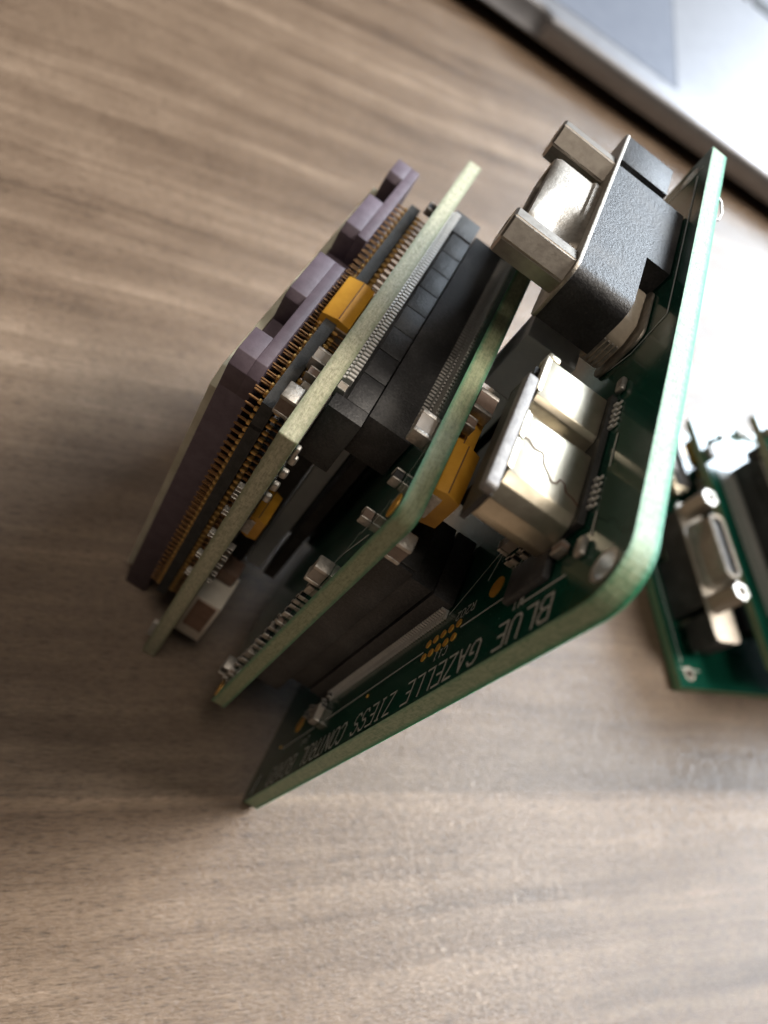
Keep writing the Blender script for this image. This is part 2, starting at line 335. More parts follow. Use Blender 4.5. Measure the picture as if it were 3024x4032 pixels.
# ------------------------------------------------------------------ laptop
def laptop():
    al = simple('brushed_silver_aluminium', (0.29, 0.29, 0.31), (0.33, 0.33, 0.35), 2, (0.40, 0.46), 0.7, 0.25, 60, 0.003)
    tp = simple('trackpad_glass', (0.19, 0.21, 0.26), (0.22, 0.24, 0.29), 2, (0.34, 0.38), 0.3, 0.05, 60, 0.002)
    ft = simple('black_rubber_foot', (0.02, 0.02, 0.02), (0.03, 0.03, 0.03), 6, (0.6, 0.7))
    # local frame: x = along front edge (towards photo left), y = into the laptop
    f = Vector((-0.170, 0.985)); f.normalize(); inn = Vector((f.y, -f.x))
    org = Vector((3.975, 0.43))*K
    root = thing('laptop', 'silver laptop at the top right, showing its front edge and trackpad', 'laptop', (org.x+inn.x*8, org.y+inn.y*8, 0))
    z0, z1 = (0.028-TZ)*K, (0.165-TZ)*K
    def L(a, d, z):
        p = org + f*a + inn*d
        return Vector((p.x-root.location.x, p.y-root.location.y, z))
    bm = bmesh.new()
    # side profile with finger scoop cut into the upper front rim
    def prof(sc):
        r = 0.22; ps = [(1.3, z0-0.02), (0.22, z0), (0.06, z0+0.04), (0.0, z0+0.12)]
        ps += [(sc, z1-r-0.0)] if sc else [(0, z1-r)]
        ps += [(sc + r*(1-math.cos(math.radians(k))), z1-r+r*math.sin(math.radians(k))) for k in (20, 40, 60, 75, 90)]
        ps += [(2.5, z1)]
        return ps
    ts = [(-26, 0), (-0.15, 0), (0.0, 0.05), (0.12, 0.16), (0.26, 0.26), (0.5, 0.30), (8.6, 0.30), (8.9, 0.22), (9.2, 0.0), (24, 0)]
    rows = [[bm.verts.new(L(a, d, z)) for d, z in prof(sc)] for a, sc in ts]
    for A, Bv in zip(rows, rows[1:]):
        for i in range(len(A)-1): bm.faces.new([A[i], Bv[i], Bv[i+1], A[i+1]])
    # deck behind the rim and underside
    bk = [[bm.verts.new(L(a, 22, z)) for z in (z0, z1)] for a in (-26, 24)]
    bm.faces.new([rows[0][-1], *[r[-1] for r in rows[1:]], bk[1][1], bk[0][1]])
    bm.faces.new([*[r[0] for r in rows], bk[1][0], bk[0][0]])
    bm.faces.new([rows[0][i] for i in range(len(rows[0]))] + [bk[0][1], bk[0][0]])
    bm.faces.new([rows[-1][i] for i in range(len(rows[0]))] + [bk[1][1], bk[1][0]])
    bm.faces.new([bk[0][0], bk[0][1], bk[1][1], bk[1][0]])
    link('base', bm, al, root, True)
    def LF(x, y, z): return L(x, y, z)
    bm = bmesh.new()
    corner = (0.39, 0.75)                                   # near right corner of the trackpad (a, d)
    def TP(g, z):
        x0, x1, y0, y1 = -0.0, 13.2, 0.55, 9.0
        return g
    ta0, td0 = -4.2, 1.15
    q = [(ta0, td0), (ta0+16.5, td0), (ta0+16.5, td0+9), (ta0, td0+9)]
    g = 0.05
    rim = bmesh.new()
    def quad(b, pts, z): b.faces.new([b.verts.new(L(a, d, z)) for a, d in pts])
    quad(rim, [(ta0-g, td0-g), (ta0+16.5+g, td0-g), (ta0+16.5+g, td0+9+g), (ta0-g, td0+9+g)], z1+0.004)
    link('trackpad_gap', rim, ft, root)
    quad(bm, q, z1+0.010); link('trackpad', bm, tp, root)
    for a in (-20, 18):
        fb = bmesh.new(); box(fb, a, a+3, 1.6, 2.4, 0.0, z0+0.02, fn=lambda x, y, z: L(x, y, z)); link('rubber_foot', fb, ft, root)
    # keyboard deck sits beyond the frame: a row of dark keys behind the trackpad
    for i in range(14):
        kb = bmesh.new(); box(kb, ta0-6+i*1.9, ta0-6+i*1.9+1.6, td0+13.2, td0+14.8, z1-0.01, z1+0.06, fn=lambda x, y, z: L(x, y, z)); link('key', kb, MT['black'], root)
    return root
laptop()

# ------------------------------------------------------------------ the board stack
H = 1.083
root = thing('circuit_board_stack', 'green circuit board stack standing on edge in sharp focus, its violet sensor facing left', 'circuit board', V(OX, OY, TZ)+Vector((OX*K, OY*K, 0)), 'circuit board stacks on the table')

def chip(x, y, z, sx, sy, sz, mat='capbody', name='capacitor', parent=None, axis='z', term='solder', bev=0.002):
    """two-terminal part centred at x,y,z; axis = direction between its terminals; terminals are children when it is a direct part"""
    s = {'x': (0.5, 0, 0), 'y': (0, 0.5, 0), 'z': (0, 0, 0.5)}[axis]
    fr = 0.20; o = None
    h = [sx/2, sy/2, sz/2]; ai = 'xyz'.index(axis); c = [x, y, z]
    def rng(lo, hi, grow):
        r = []
        for i in range(3):
            if i == ai: r += [c[i]+lo*h[i], c[i]+hi*h[i]]
            else: r += [c[i]-h[i]-grow, c[i]+h[i]+grow]
        return r
    top = parent is root
    bm = B(*rng(-1+fr, 1-fr, 0), bev=0)
    if top:
        o = link(name, bm, mat, parent)
        for lo, hi in ((-1, -1+2*fr*0.95), (1-2*fr*0.95, 1)):
            link('terminal', B(*rng(lo, hi, 0.0012), bev=bev), term, o, True)
    else:
        for lo, hi in ((-1, -1+2*fr*0.95), (1-2*fr*0.95, 1)): box(bm, *rng(lo, hi, 0.0012), bev=bev, mi=1)
        o = link(name, bm, [mat, term], parent)
    return o

# --- control board (largest)
t1 = 0.0305
fr_green = fr4('glass_epoxy_edge_green', (0.36, 0.46, 0.29), (0.17, 0.28, 0.16), (0.012, 0.24, 0.125), t1*K/2, (-t1/2-OY)*K, 0.22)
ctl = link('control_board', plate(0, 1, TZ, H, -t1, 0, (0.03, 0.03, 0.004, 0.062), ((0.037, 1.046, 0.0165), (0.955, 1.035, 0.0165))), ['mask', fr_green], root)
def ring(x, z, y, r0, r1, mat='solder', name='hole_ring', parent=None, n=28, dy=0.0008):
    bm = bmesh.new(); A = [bm.verts.new(V(x+r0*math.cos(2*math.pi*i/n), y+dy, z+r0*math.sin(2*math.pi*i/n))) for i in range(n)]
    Bv = [bm.verts.new(V(x+r1*math.cos(2*math.pi*i/n), y+dy, z+r1*math.sin(2*math.pi*i/n))) for i in range(n)]
    D = [bm.verts.new(V(x+r0*math.cos(2*math.pi*i/n), y-0.028, z+r0*math.sin(2*math.pi*i/n))) for i in range(n)]
    for i in range(n):
        j = (i+1) % n; bm.faces.new([A[i], A[j], Bv[j], Bv[i]]); bm.faces.new([A[j], A[i], D[i], D[j]])
    return link(name, bm, mat, parent)
ring(0.037, 1.046, 0, 0.0155, 0.0205, parent=ctl); ring(0.955, 1.035, 0, 0.0155, 0.0205, parent=ctl)
zc = 0.967
for wd in 'BLUE GAZELLE ZIESS CONTROL BOARD'.split():
    bm = bmesh.new(); text(bm, wd, 0.0435, zc, 0.036, 0.0273, 0.0185, 0.0034, 0.0008); link('printed_word', bm, 'silk', ctl); zc -= 0.0273*(len(wd)+1)
def text1(bm, *a):
    bm = bmesh.new(); text(bm, *a); link('part_number', bm, 'silk', ctl)
text1(bm, 'C11', 0.072, 0.735, 0.014, 0.0125, 0.008, 0.0018, 0.0008)
text1(bm, 'R202', 0.128, 0.775, 0.014, 0.0125, 0.008, 0.0018, 0.0008)
text1(bm, 'R21', 0.150, 0.885, 0.014, 0.0125, 0.008, 0.0018, 0.0008)
text1(bm, 'W1', 0.072, 0.905, 0.015, 0.0135, 0.009, 0.0018, 0.0008)
text1(bm, 'C44', 0.075, 0.255, 0.014, 0.0125, 0.008, 0.0018, 0.0008)
text1(bm, 'R20', 0.235, 0.872, 0.016, 0.0140, 0.009, 0.0018, 0.0008)
for p in ([(0.088, 0.10), (0.088, 0.26)], [(0.088, 0.31), (0.092, 0.655)], [(0.093, 0.755), (0.093, 0.865)],
          [(0.92, 1.058), (0.481, 1.058), (0.458, 0.994), (0.47, 0.937)], [(0.94, 1.068), (0.945, 0.99)], [(0.21, 1.012), (0.268, 1.012)], [(0.10, 1.010), (0.135, 1.010)],
          [(0.14, 0.70), (0.20, 0.80)], [(0.155, 0.79), (0.26, 0.84)], [(0.06, 0.90), (0.06, 0.98)]):
    bm = bmesh.new(); ribbon(bm, p, 0.003, 0.0009); link('outline_mark', bm, 'silk', ctl)
bm = bmesh.new(); ribbon(bm, [(0.010, 0.02), (0.045, 0.028)], 0.008, 0.0009); link('corner_mark', bm, 'silk', ctl)
for r_, (xa, za, xb, zb) in enumerate(((0.105, 0.743, 0.104, 0.663), (0.083, 0.741, 0.081, 0.663))):
    for i in range(5):
        f = i/4; bm = bmesh.new(); cyl(bm, (xa+(xb-xa)*f, 0.0, za+(zb-za)*f), 'y', 0.0066, 0.0010, 14); link('gold_pad', bm, 'pad', ctl)
for x, z, r in ((0.127, 0.822, 0.0155), (0.131, 0.143, 0.018), (0.078, 0.487, 0.003), (0.21, 0.90, 0.003), (0.098, 0.075, 0.003)):
    bm = bmesh.new(); cyl(bm, (x, 0.0, z), 'y', r, 0.0011, 24); link('gold_pad', bm, 'pad', ctl)
# small parts beside the shell connector and around the fiducials
chip(0.185, 0.010, 0.845, 0.016, 0.014, 0.045, 'greybody', 'resistor', ctl)
chip(0.100, 0.007, 0.966, 0.013, 0.010, 0.018, 'capbody', 'capacitor', ctl, 'x')
chip(0.112, 0.007, 0.262, 0.034, 0.012, 0.024, 'greybody', 'capacitor', ctl, 'x')
for i in range(9):
    chip(0.135+random.uniform(-.012, .02), 0.006, 0.19+0.012*i+random.uniform(-.003, .003), 0.010, 0.009, 0.008, 'black', 'resistor', ctl, 'x', bev=0.001)
for i in range(6):
    chip(0.152+random.uniform(-.008, .008), 0.005, 0.845+0.012*i, 0.010, 0.008, 0.007, 'black', 'resistor', ctl, 'x', bev=0.001)
bm = B(0.068, 0.122, 0.001, 0.011, 0.872, 0.950, bev=0.002); link('shell_shade_block', bm, 'black', root, True)  # low black block standing in for shadow and dark reflection under the USB shell
# --- connector between control board and middle board
LX0, LX1 = 0.150, 0.273
bm = bmesh.new(); box(bm, LX0, LX1, 0.002, 0.036, 0.245, 0.705, bev=0.0015); box(bm, LX0+0.002, LX1, 0.039, 0.078, 0.245, 0.705, bev=0.0015); box(bm, LX0+0.01, LX1-0.01, 0.03, 0.045, 0.25, 0.70)
lo = link('board_socket', bm, 'black', root, True)
bm = B(LX0-0.014, LX1+0.02, 0.081, 0.142, 0.205, 0.735, bev=0.002); up = link('board_header', bm, 'black', root, True)
bm = bmesh.new(); box(bm, 0.118, 0.1365, 0.079, 0.143, 0.715, 0.722); tape = link('foam_strip', B(0.140, 0.232, 0.0795, 0.1055, 0.7355, 0.7395, bev=0.001), 'socket', root); bm.free()

# --- middle board
y2a, y2b = 0.143, 0.1715
mid = link('middle_board', plate(0.086, 0.985, 0.125, 0.886, y2a, y2b, (0.004, 0.02, 0.02, 0.022)),
  ['mask', fr4('glass_epoxy_edge_olive', (0.37, 0.41, 0.25), (0.22, 0.26, 0.15), (0.04, 0.22, 0.12), (y2b-y2a)*K/2, ((y2a+y2b)/2-OY)*K)], root)
bm = bmesh.new(); cyl(bm, (0.1145, y2b, 0.856), 'y', 0.0165, 0.001, 24); link('gold_pad', bm, 'pad', mid)
bm = bmesh.new(); cyl(bm, (0.106, y2b, 0.150), 'y', 0.0165, 0.001, 24); link('gold_pad', bm, 'pad', mid)
chip(0.243, y2b+0.0125, 0.862, 0.044, 0.024, 0.022, 'greybody', 'capacitor', root, 'x')
chip(0.183, y2b+0.007, 0.823, 0.020, 0.012, 0.016, 'black', 'resistor', root, 'x')
chip(0.150, y2b+0.008, 0.765, 0.020, 0.014, 0.014, 'capbody', 'resistor', root, 'x')
chip(0.112, y2b+0.012, 0.655, 0.020, 0.022, 0.044, 'greybody', 'capacitor', root, 'z')
zz = 0.61
while zz > 0.17:
    w = random.choice((0.007, 0.009, 0.012))
    chip(0.110+random.uniform(-.004, .014), y2b+0.0045, zz, random.choice((0.011, 0.013)), 0.008, w, random.choice(('black', 'capbody', 'greybody', 'black')), 'resistor' if w < 0.011 else 'capacitor', mid, 'x', bev=0.001)
    zz -= w+random.uniform(0.005, 0.020)
chip(0.122, y2b+0.011, 0.215, 0.024, 0.020, 0.036, 'black', 'capacitor', root, 'z')
bm = bmesh.new()
for k in range(14):                                    # fine printed outlines along the near margin
    z = 0.25+0.045*k; ribbon(bm, [(0.128+0.004*(k % 3), z), (0.136, z+0.03), (0.146, z+0.034)], 0.0018, y2b+0.0009)
ribbon(bm, [(0.10, 0.80), (0.128, 0.70), (0.130, 0.30)], 0.0022, y2b+0.0009); ribbon(bm, [(0.155, 0.84), (0.20, 0.875)], 0.002, y2b+0.0009)
link('outline_marks', bm, 'silk', mid)
# parts on its other face (towards the control board)
LEADS = []                                # every gull-wing lead: (parent, list of boxes)
def build_leads():
    shared = {}
    LEADS.sort(key=lambda l: l[3])
    for par, key, fn, _ in LEADS[:100]:
        bm = bmesh.new(); fn(bm); link('solder_lead', bm, 'lead', par)
    rest = {}
    for par, key, fn, _ in LEADS[100:]: rest.setdefault(par.name, (par, []))[1].append(fn)
    for par, fns in rest.values():
        bm = bmesh.new()
        for fn in fns: fn(bm)
        o = link('solder_leads', bm, 'lead', par); o['kind'] = 'stuff'
def tantalum(x0, x1, y0, y1, z0, z1, flip=1):
    """orange moulded capacitor; flip=+1 when it stands off towards +y"""
    ys = (y0, y1) if flip > 0 else (y1, y0); w = (y1-y0)*0.16*flip
    yb, yt = (y0, y1) if flip > 0 else (y1, y0); ym = yb+(yt-yb)*0.48
    bm = bmesh.new(); bv = 0.012
    prof = [(yb+0.003*flip, z0+0.004), (ym, z0), (yt, z0+0.006), (yt, z1-0.006), (ym, z1), (yb+0.003*flip, z1-0.004)]
    prism(bm, prof, 'x', x0, x1, bev=0.0012)
    o = link('tantalum_capacitor', bm, 'tantalum', root, True)
    zc = (z0+z1)/2; zh = (z1-z0)*0.30
    for xx, s in ((x0, -1), (x1, 1)):
        bm = bmesh.new(); box(bm, *(sorted((xx, xx+s*0.003))), *sorted((yb+0.001*flip, ym)), zc-zh, zc+zh); box(bm, *sorted((xx-s*0.018, xx+s*0.003)), *sorted((yb+0.0002*flip, yb+0.0028*flip)), zc-zh, zc+zh)
        link('terminal', bm, 'solder', o)
    bm = bmesh.new(); box(bm, x0+0.002, x1-0.002, *sorted((ym-0.0008, ym+0.0008)), z1-0.0012, z1+0.0006); link('mould_seam', bm, 'scratch', o)
tantalum(0.158, 0.250, 0.102, 0.1425, 0.805, 0.878, -1)
tantalum(0.262, 0.352, 0.108, 0.1425, 0.795, 0.858, -1)
chip(0.335, 0.1265, 0.872, 0.044, 0.028, 0.020, 'capbody', 'capacitor', root, 'x')
chip(0.283, 0.135, 0.876, 0.020, 0.014, 0.016, 'capbody', 'resistor', root, 'x')
chip(0.112, 0.130, 0.800, 0.024, 0.022, 0.040, 'capbody', 'capacitor', root, 'z')

# --- connector between middle board and sensor board (two interlocking halves)
bm = bmesh.new()
box(bm, 0.292, 0.832, 0.1735, 0.2445, 0.69, 0.778, bev=0.0015)
sk = link('board_socket', bm, 'black', root, True)
bm = bmesh.new()
xs = [0.262, 0.296, 0.362, 0.424, 0.486, 0.548, 0.610, 0.672, 0.734, 0.800, 0.868]
for i, (a, b_) in enumerate(zip(xs, xs[1:])):
    g = 0.0022 if i in (0,) else 0.0007
    box(bm, a+g, b_-g, 0.2462, 0.2835 if i not in (0, 9) else 0.3005, 0.656 if i not in (9,) else 0.70, 0.7785 if i in (0, 9) else 0.776, bev=0.0012)
box(bm, 0.27, 0.86, 0.262, 0.3035, 0.66, 0.765)
hd = link('board_header', bm, 'black', root, True)
for i in range(60):
    z = 0.285+0.405*i/59
    def fn(bm, z=z):
        box(bm, 0.136, 0.151, 0.0004, 0.004, z-0.0019, z+0.0019); box(bm, 0.1475, 0.1505, 0.004, 0.012, z-0.0019, z+0.0019)
    LEADS.append((lo, 'a', fn, 3+i))
for i in range(64):
    x = 0.302+0.515*i/63
    def fn(bm, x=x):
        box(bm, x-0.0021, x+0.0021, 0.1760, 0.1850, 0.7775, 0.7805)
        box(bm, x-0.0021, x+0.0021, 0.1728, 0.1765, 0.778, 0.800); box(bm, x-0.0021, x+0.0021, 0.1718, 0.1738, 0.798, 0.838)
    LEADS.append((sk, 'b', fn, x))
for i in range(60):
    x = 0.325+0.520*i/59
    def fn(bm, x=x):
        box(bm, x-0.0024, x+0.0024, 0.2885, 0.3000, 0.772, 0.7850, bev=0.0008, seg=1); box(bm, x-0.0024, x+0.0024, 0.2990, 0.3044, 0.772, 0.7815)
    LEADS.append((hd, 'c', fn, x+0.05))
build_leads()
# another header pair lower in the gap, and a strip whose pale grey imitates reflected light
bm = B(0.34, 0.50, 0.176, 0.300, 0.06, 0.60, bev=0.002); 
bm.free()
bm = B(0.40, 0.47, 0.222, 0.258, 0.10, 0.60, bev=0.002); link('spacer_strip', bm, 'greystrip', root)
bm = B(0.395, 0.46, 0.186, 0.212, 0.10, 0.60, bev=0.002); link('board_header', bm, 'black', root)
bm = B(0.40, 0.80, 0.262, 0.303, 0.08, 0.62, bev=0.002); link('processor_chip', bm, 'black', root)
bm = B(0.48, 0.85, 0.173, 0.215, 0.16, 0.64, bev=0.002); link('memory_chip', bm, 'black', root)

# --- sensor board
y3a, y3b = 0.305, 0.333
sen = link('sensor_board', plate(0.166, 1.035, TZ, 0.789, y3a, y3b, (0.003, 0.003, 0.014, 0.003)),
  ['mask', fr4('glass_epoxy_edge_pale', (0.55, 0.54, 0.39), (0.30, 0.30, 0.20), (0.22, 0.25, 0.16), (y3b-y3a)*K/2, ((y3a+y3b)/2-OY)*K)], root)
tantalum(0.462, 0.575, 0.3335, 0.3865, 0.668, 0.742, 1)
chip(0.244, 0.3455, 0.762, 0.030, 0.024, 0.040, 'capbody', 'capacitor', root, 'z')
chip(0.352, 0.345, 0.752, 0.030, 0.022, 0.022, 'greybody', 'capacitor', root, 'x')
chip(0.318, 0.342, 0.752, 0.018, 0.015, 0.018, 'capbody', 'resistor', root, 'x')
chip(0.290, 0.340, 0.748, 0.014, 0.012, 0.018, 'greybody', 'resistor', root, 'x')
chip(0.835, 0.341, 0.764, 0.026, 0.014, 0.014, 'black', 'resistor', root, 'x')
for z in (0.62, 0.55, 0.475, 0.40, 0.33, 0.60):
    chip(0.182, 0.3372, z, 0.009, 0.008, 0.012, 'greybody', 'resistor', sen, 'z', bev=0.001)
for k in range(5): chip(0.182, 0.338, 0.048-0.014*k+0.03, 0.009, 0.009, 0.007, 'greybody', 'resistor', sen, 'x', bev=0.001)
for k, z in enumerate((0.735, 0.70, 0.665, 0.632)):
    bm = B(0.180, 0.190, 0.2925, 0.3045, z-0.009, z+0.009, bev=0.0035, seg=3); link('solder_joint', bm, 'solder', sen, True)
bm = B(0.17, 0.180, 0.297, 0.3045, 0.752, 0.776, bev=0.003, seg=3); link('solder_joint', bm, 'solder', sen, True)
for k in range(5):
    chip(0.180, 0.3000, 0.470-0.030*k, 0.010, 0.009, 0.012, 'black', 'resistor', sen, 'z', bev=0.001)
bm = bmesh.new(); box(bm, 0.315, 0.3265, 0.292, 0.3045, 0.74, 0.785)
bm.free()
chip(0.303, 0.2975, 0.776, 0.016, 0.013, 0.018, 'greybody', 'resistor', sen, 'x')
tantalum(0.225, 0.290, 0.274, 0.3045, 0.450, 0.515, -1)
# cream cable latch low on the inner face
bm = bmesh.new()
prism(bm, [(0.212, 0.035), (0.292, 0.035), (0.292, 0.205), (0.284, 0.212), (0.276, 0.206), (0.268, 0.214), (0.255, 0.205), (0.212, 0.210)], 'y', 0.2490, 0.3040, bev=0.0018)
latch = link('cable_latch', bm, 'white', root, True)
link('latch_opening', B(0.2095, 0.2135, 0.2560, 0.2970, 0.082, 0.200), 'brown', latch)
link('latch_actuator', B(0.262, 0.300, 0.256, 0.300, 0.198, 0.255, bev=0.005), 'brown', latch, True)

# --- pin socket and violet sensor package
bm = bmesh.new()
sx0, sx1 = 0.243, 0.868
for (a, b_, c_, d_) in ((sx0, sx1, 0.672, 0.731), (sx0, sx1, 0.075, 0.134), (sx0, sx0+0.062, 0.13, 0.68), (sx1-0.062, sx1, 0.13, 0.68)):
    box(bm, a, b_, 0.3565, 0.3765, c_, d_, bev=0.0)
soc = link('pin_socket', bm, 'socket', root)
def pinmesh():
    bm = bmesh.new()
    def PV(x, y, z): return Vector((x*K, y*K, z*K))
    box(bm, -0.0033, 0.0033, -0.0005, 0.0058, -0.0033, 0.0033, bev=0.0012, seg=1, fn=PV)
    box(bm, -0.0012, 0.0012, -0.0440, 0.0218, -0.0012, 0.0012, mi=1, fn=PV)
    box(bm, -0.0029, 0.0029, -0.0300, -0.0203, -0.0029, 0.0029, bev=0.0011, seg=1, fn=PV)
    me = bpy.data.meshes.new('contact_pin'); bmesh.ops.recalc_face_normals(bm, faces=bm.faces[:]); bm.to_mesh(me); me.materials.append(MT['gold']); me.materials.append(MT['darkgold'])
    return me, bm
pin_me, pin_bm = pinmesh()
spots = []
PY = 0.3768
for i in range(37):
    z = 0.720-0.0173*i
    spots.append((0.2515, z)); spots.append((0.274, z-0.0086))
for i in range(1, 34):
    x = 0.2525+0.0182*i
    spots.append((x, 0.7215)); spots.append((x+0.009, 0.706))
spots.sort(key=lambda p: (p[0]-0.25)*0.6 + (0.72-p[1]) * (0.5))
for i, (x, z) in enumerate(spots[:98]):
    o = bpy.data.objects.new('contact_pin', pin_me); C.objects.link(o); o.parent = soc; o.location = V(x, PY, z)
bm = bmesh.new()
for x, z in spots[98:]:
    b2 = pin_bm.copy(); bmesh.ops.translate(b2, verts=b2.verts[:], vec=V(x, PY, z)); me = bpy.data.meshes.new('t'); b2.to_mesh(me); b2.free(); bm.from_mesh(me); bpy.data.meshes.remove(me)
po = link('contact_pins', bm, ['gold', 'darkgold'], soc); po['kind'] = 'stuff'
# solder fillets between pins and sensor board
for i in range(0, 37, 2):
    bm = bmesh.new(); box(bm, 0.250, 0.2555, 0.3332, 0.3375, 0.717-0.0173*i-0.005, 0.717-0.0173*i+0.005, bev=0.002); link('solder_fillet', bm, 'solder', soc, True)

bm = bmesh.new()
ya, yb, yc = 0.3985, 0.4175, 0.4475        # board-side face, step, outer face
px0, px1, pz0, pz1 = 0.279, 0.962, -0.038, 0.737
ch = 0.020
# slab with chamfered outline (x,z) extruded in y, notches as separate blocks along the top
def slab(bm, x0, x1, z0, z1, y0, y1, c=0.0, cn=(1,1,1,1), bev=0.0012):
    p = [(x0, z0), (x1, z0)]
    p += [(x1, z1-c), (x1-c, z1)] if cn[2] and c else [(x1, z1)]
    p += [(x0+c, z1), (x0, z1-c)] if cn[3] and c else [(x0, z1)]
    prism(bm, p, 'y', y0, y1, bev=bev)
ND = 0.065                                  # notch depth
slab(bm, px0, px1, pz0, pz1-ND, ya, yc, 0)  # main slab
pk = link('sensor_package', bm, 'ceramic', root, True)
bm = bmesh.new()
zt, zb = pz1, pz1-ND-0.001
slab(bm, px0, 0.352, zb, zt, yb, yc, 0.018, (1,1,0,1)); slab(bm, px0, 0.582, zb, zt, ya, yb+0.0005, 0.018, (1,1,0,1))
slab(bm, 0.455, 0.582, zb, zt, yb, yc, 0.012, (1,1,0,1))
slab(bm, 0.678, 0.804, zb, zt, yb, yc, 0.014, (1,1,0,1)); slab(bm, 0.678, px1, zb, zt, ya, yb+0.0005, 0.014, (1,1,0,0))
slab(bm, 0.896, px1, zb, zt, yb, yc, 0.012, (1,1,0,1))
link('castellated_rim', bm, 'ceramic', pk, True)
gl, t, b = new_mat('pale_glass_lid'); b.inputs['Base Color'].default_value = (0.62, 0.60, 0.48, 1); b.inputs['Roughness'].default_value = 0.12
t.links.new(ramp(t, noise(t, obj_coord(t), 4), [(0.3, (0.52, 0.50, 0.38)), (0.7, (0.68, 0.66, 0.54))]), b.inputs['Base Color'])
bm = bmesh.new(); prism(bm, [(0.295, 0.01), (0.945, 0.01), (0.945, 0.665), (0.320, 0.665), (0.295, 0.64)], 'y', yc+0.002, yc+0.0145, bev=0.001); link('glass_lid', bm, gl, pk)
bm = B(0.300, 0.94, yc-0.001, yc+0.0025, 0.02, 0.655); link('lid_seal', bm, 'gold', pk)

# --- slim connector with two jack screws (far end of the top edge)
bm = bmesh.new()
zt, zb = 1.046, 0.957
body = [(0.452, zb), (0.90, zb), (0.90, zt)] + [(0.452+0.014-0.014*math.cos(math.radians(a)), zt-0.014+0.014*math.sin(math.radians(a))) for a in (80, 55, 30, 0)]
prism(bm, [(0.452, zb+.0), (0.788, zb), (0.788, zt)] + [(0.478-0.026*math.cos(math.radians(a)), zt-0.026+0.026*math.sin(math.radians(a))) for a in (90, 72, 54, 36, 18, 0)], 'y', 0.0445, 0.1345)
box(bm, 0.600, 0.788, 0.002, 0.0450, zb+0.004, zt-0.0005)
box(bm, 0.812, 0.905, 0.040, 0.1345, zb+0.01, zt, bev=0.0015)
box(bm, 0.786, 0.815, 0.040, 0.1330, zb+0.01, zt-0.050)
dsub = link('serial_connector', bm, 'black', root, True)
# flange plate
def rrect(x0, x1, z0, z1, r, n=6):
    return arc(x0+r, z0+r, r, 180, 270, n)+arc(x1-r, z0+r, r, 270, 360, n)+arc(x1-r, z1-r, r, 0, 90, n)+arc(x0+r, z1-r, r, 90, 180, n)
bm = bmesh.new(); prism(bm, rrect(0.444, 0.906, 0.950, 1.053, 0.022), 'y', 0.1352, 0.1405, bev=0.0008); link('flange', bm, 'worn', dsub, True)
# shell (D-shaped tube with a dent) protruding towards the sensor
bm = bmesh.new()
def shell_loop(g, y, n=8):
    x0, x1, z0, z1 = 0.516+g, 0.742-g, 0.958+g, 1.034-g
    r = 0.034-g
    return [V(x, y, z) for x, z in rrect(x0, x1, z0, z1, max(r, 0.006), n)]
loops = [shell_loop(0, 0.1402), shell_loop(0.0, 0.152), shell_loop(0.004, 0.156), shell_loop(0.004, 0.214), shell_loop(0.007, 0.221), shell_loop(0.011, 0.223), shell_loop(0.016, 0.221), shell_loop(0.016, 0.150)]
rows = [[bm.verts.new(p) for p in lp] for lp in loops]
for A, Bv in zip(rows, rows[1:]):
    for i in range(len(A)): j = (i+1) % len(A); bm.faces.new([A[i], A[j], Bv[j], Bv[i]])
bm.faces.new(rows[-1])
bmesh.ops.subdivide_edges(bm, edges=[e for e in bm.edges if e.calc_length() > 0.2], cuts=5, use_grid_fill=True)
for v in bm.verts:                                        # dents pressed into the top
    xx, yy, zz_ = v.co.x/K+OX, v.co.y/K+OY, v.co.z/K+TZ
    if zz_ > 1.0 and yy > 0.15:
        for cx, cy, rr, dd in ((0.560, 0.178, 0.034, 0.020), (0.672, 0.190, 0.040, -0.004)):
            d2 = ((xx-cx)**2+(yy-cy)**2)/rr**2; v.co.z -= dd*K*math.exp(-d2*1.6)
link('metal_shell', bm, 'worn', dsub, True)
link('contact_block', B(0.525, 0.727, 0.145, 0.212, 0.985, 1.012), 'black', dsub)
for cx in (0.4785, 0.7885):
    cz = 1.0170; R = 0.0330
    bm = bmesh.new()
    hexp = [(cx+R*math.cos(math.radians(60*k-10)), cz+R*math.sin(math.radians(60*k-10))) for k in range(6)]
    rr = R*0.86
    rings = []
    for y, s in ((0.1407, 1.0), (0.2365, 1.0), (0.240, 0.90), (0.2405, 0.55), (0.230, 0.52)):
        rings.append([bm.verts.new(V(cx+(hx-cx)*s, y, cz+(hz-cz)*s)) for hx, hz in hexp])
    for A, Bv in zip(rings, rings[1:]):
        for i in range(6): bm.faces.new([A[i], A[(i+1) % 6], Bv[(i+1) % 6], Bv[i]])
    bm.faces.new(rings[0][::-1]); bm.faces.new(rings[-1])
    es = [e for e in bm.edges if abs((e.verts[0].co-e.verts[1].co).normalized().y) > 0.9]
    bmesh.ops.bevel(bm, geom=es, offset=0.0022*K, segments=3, affect='EDGES')
    link('jack_screw', bm, 'nickel', dsub, True)
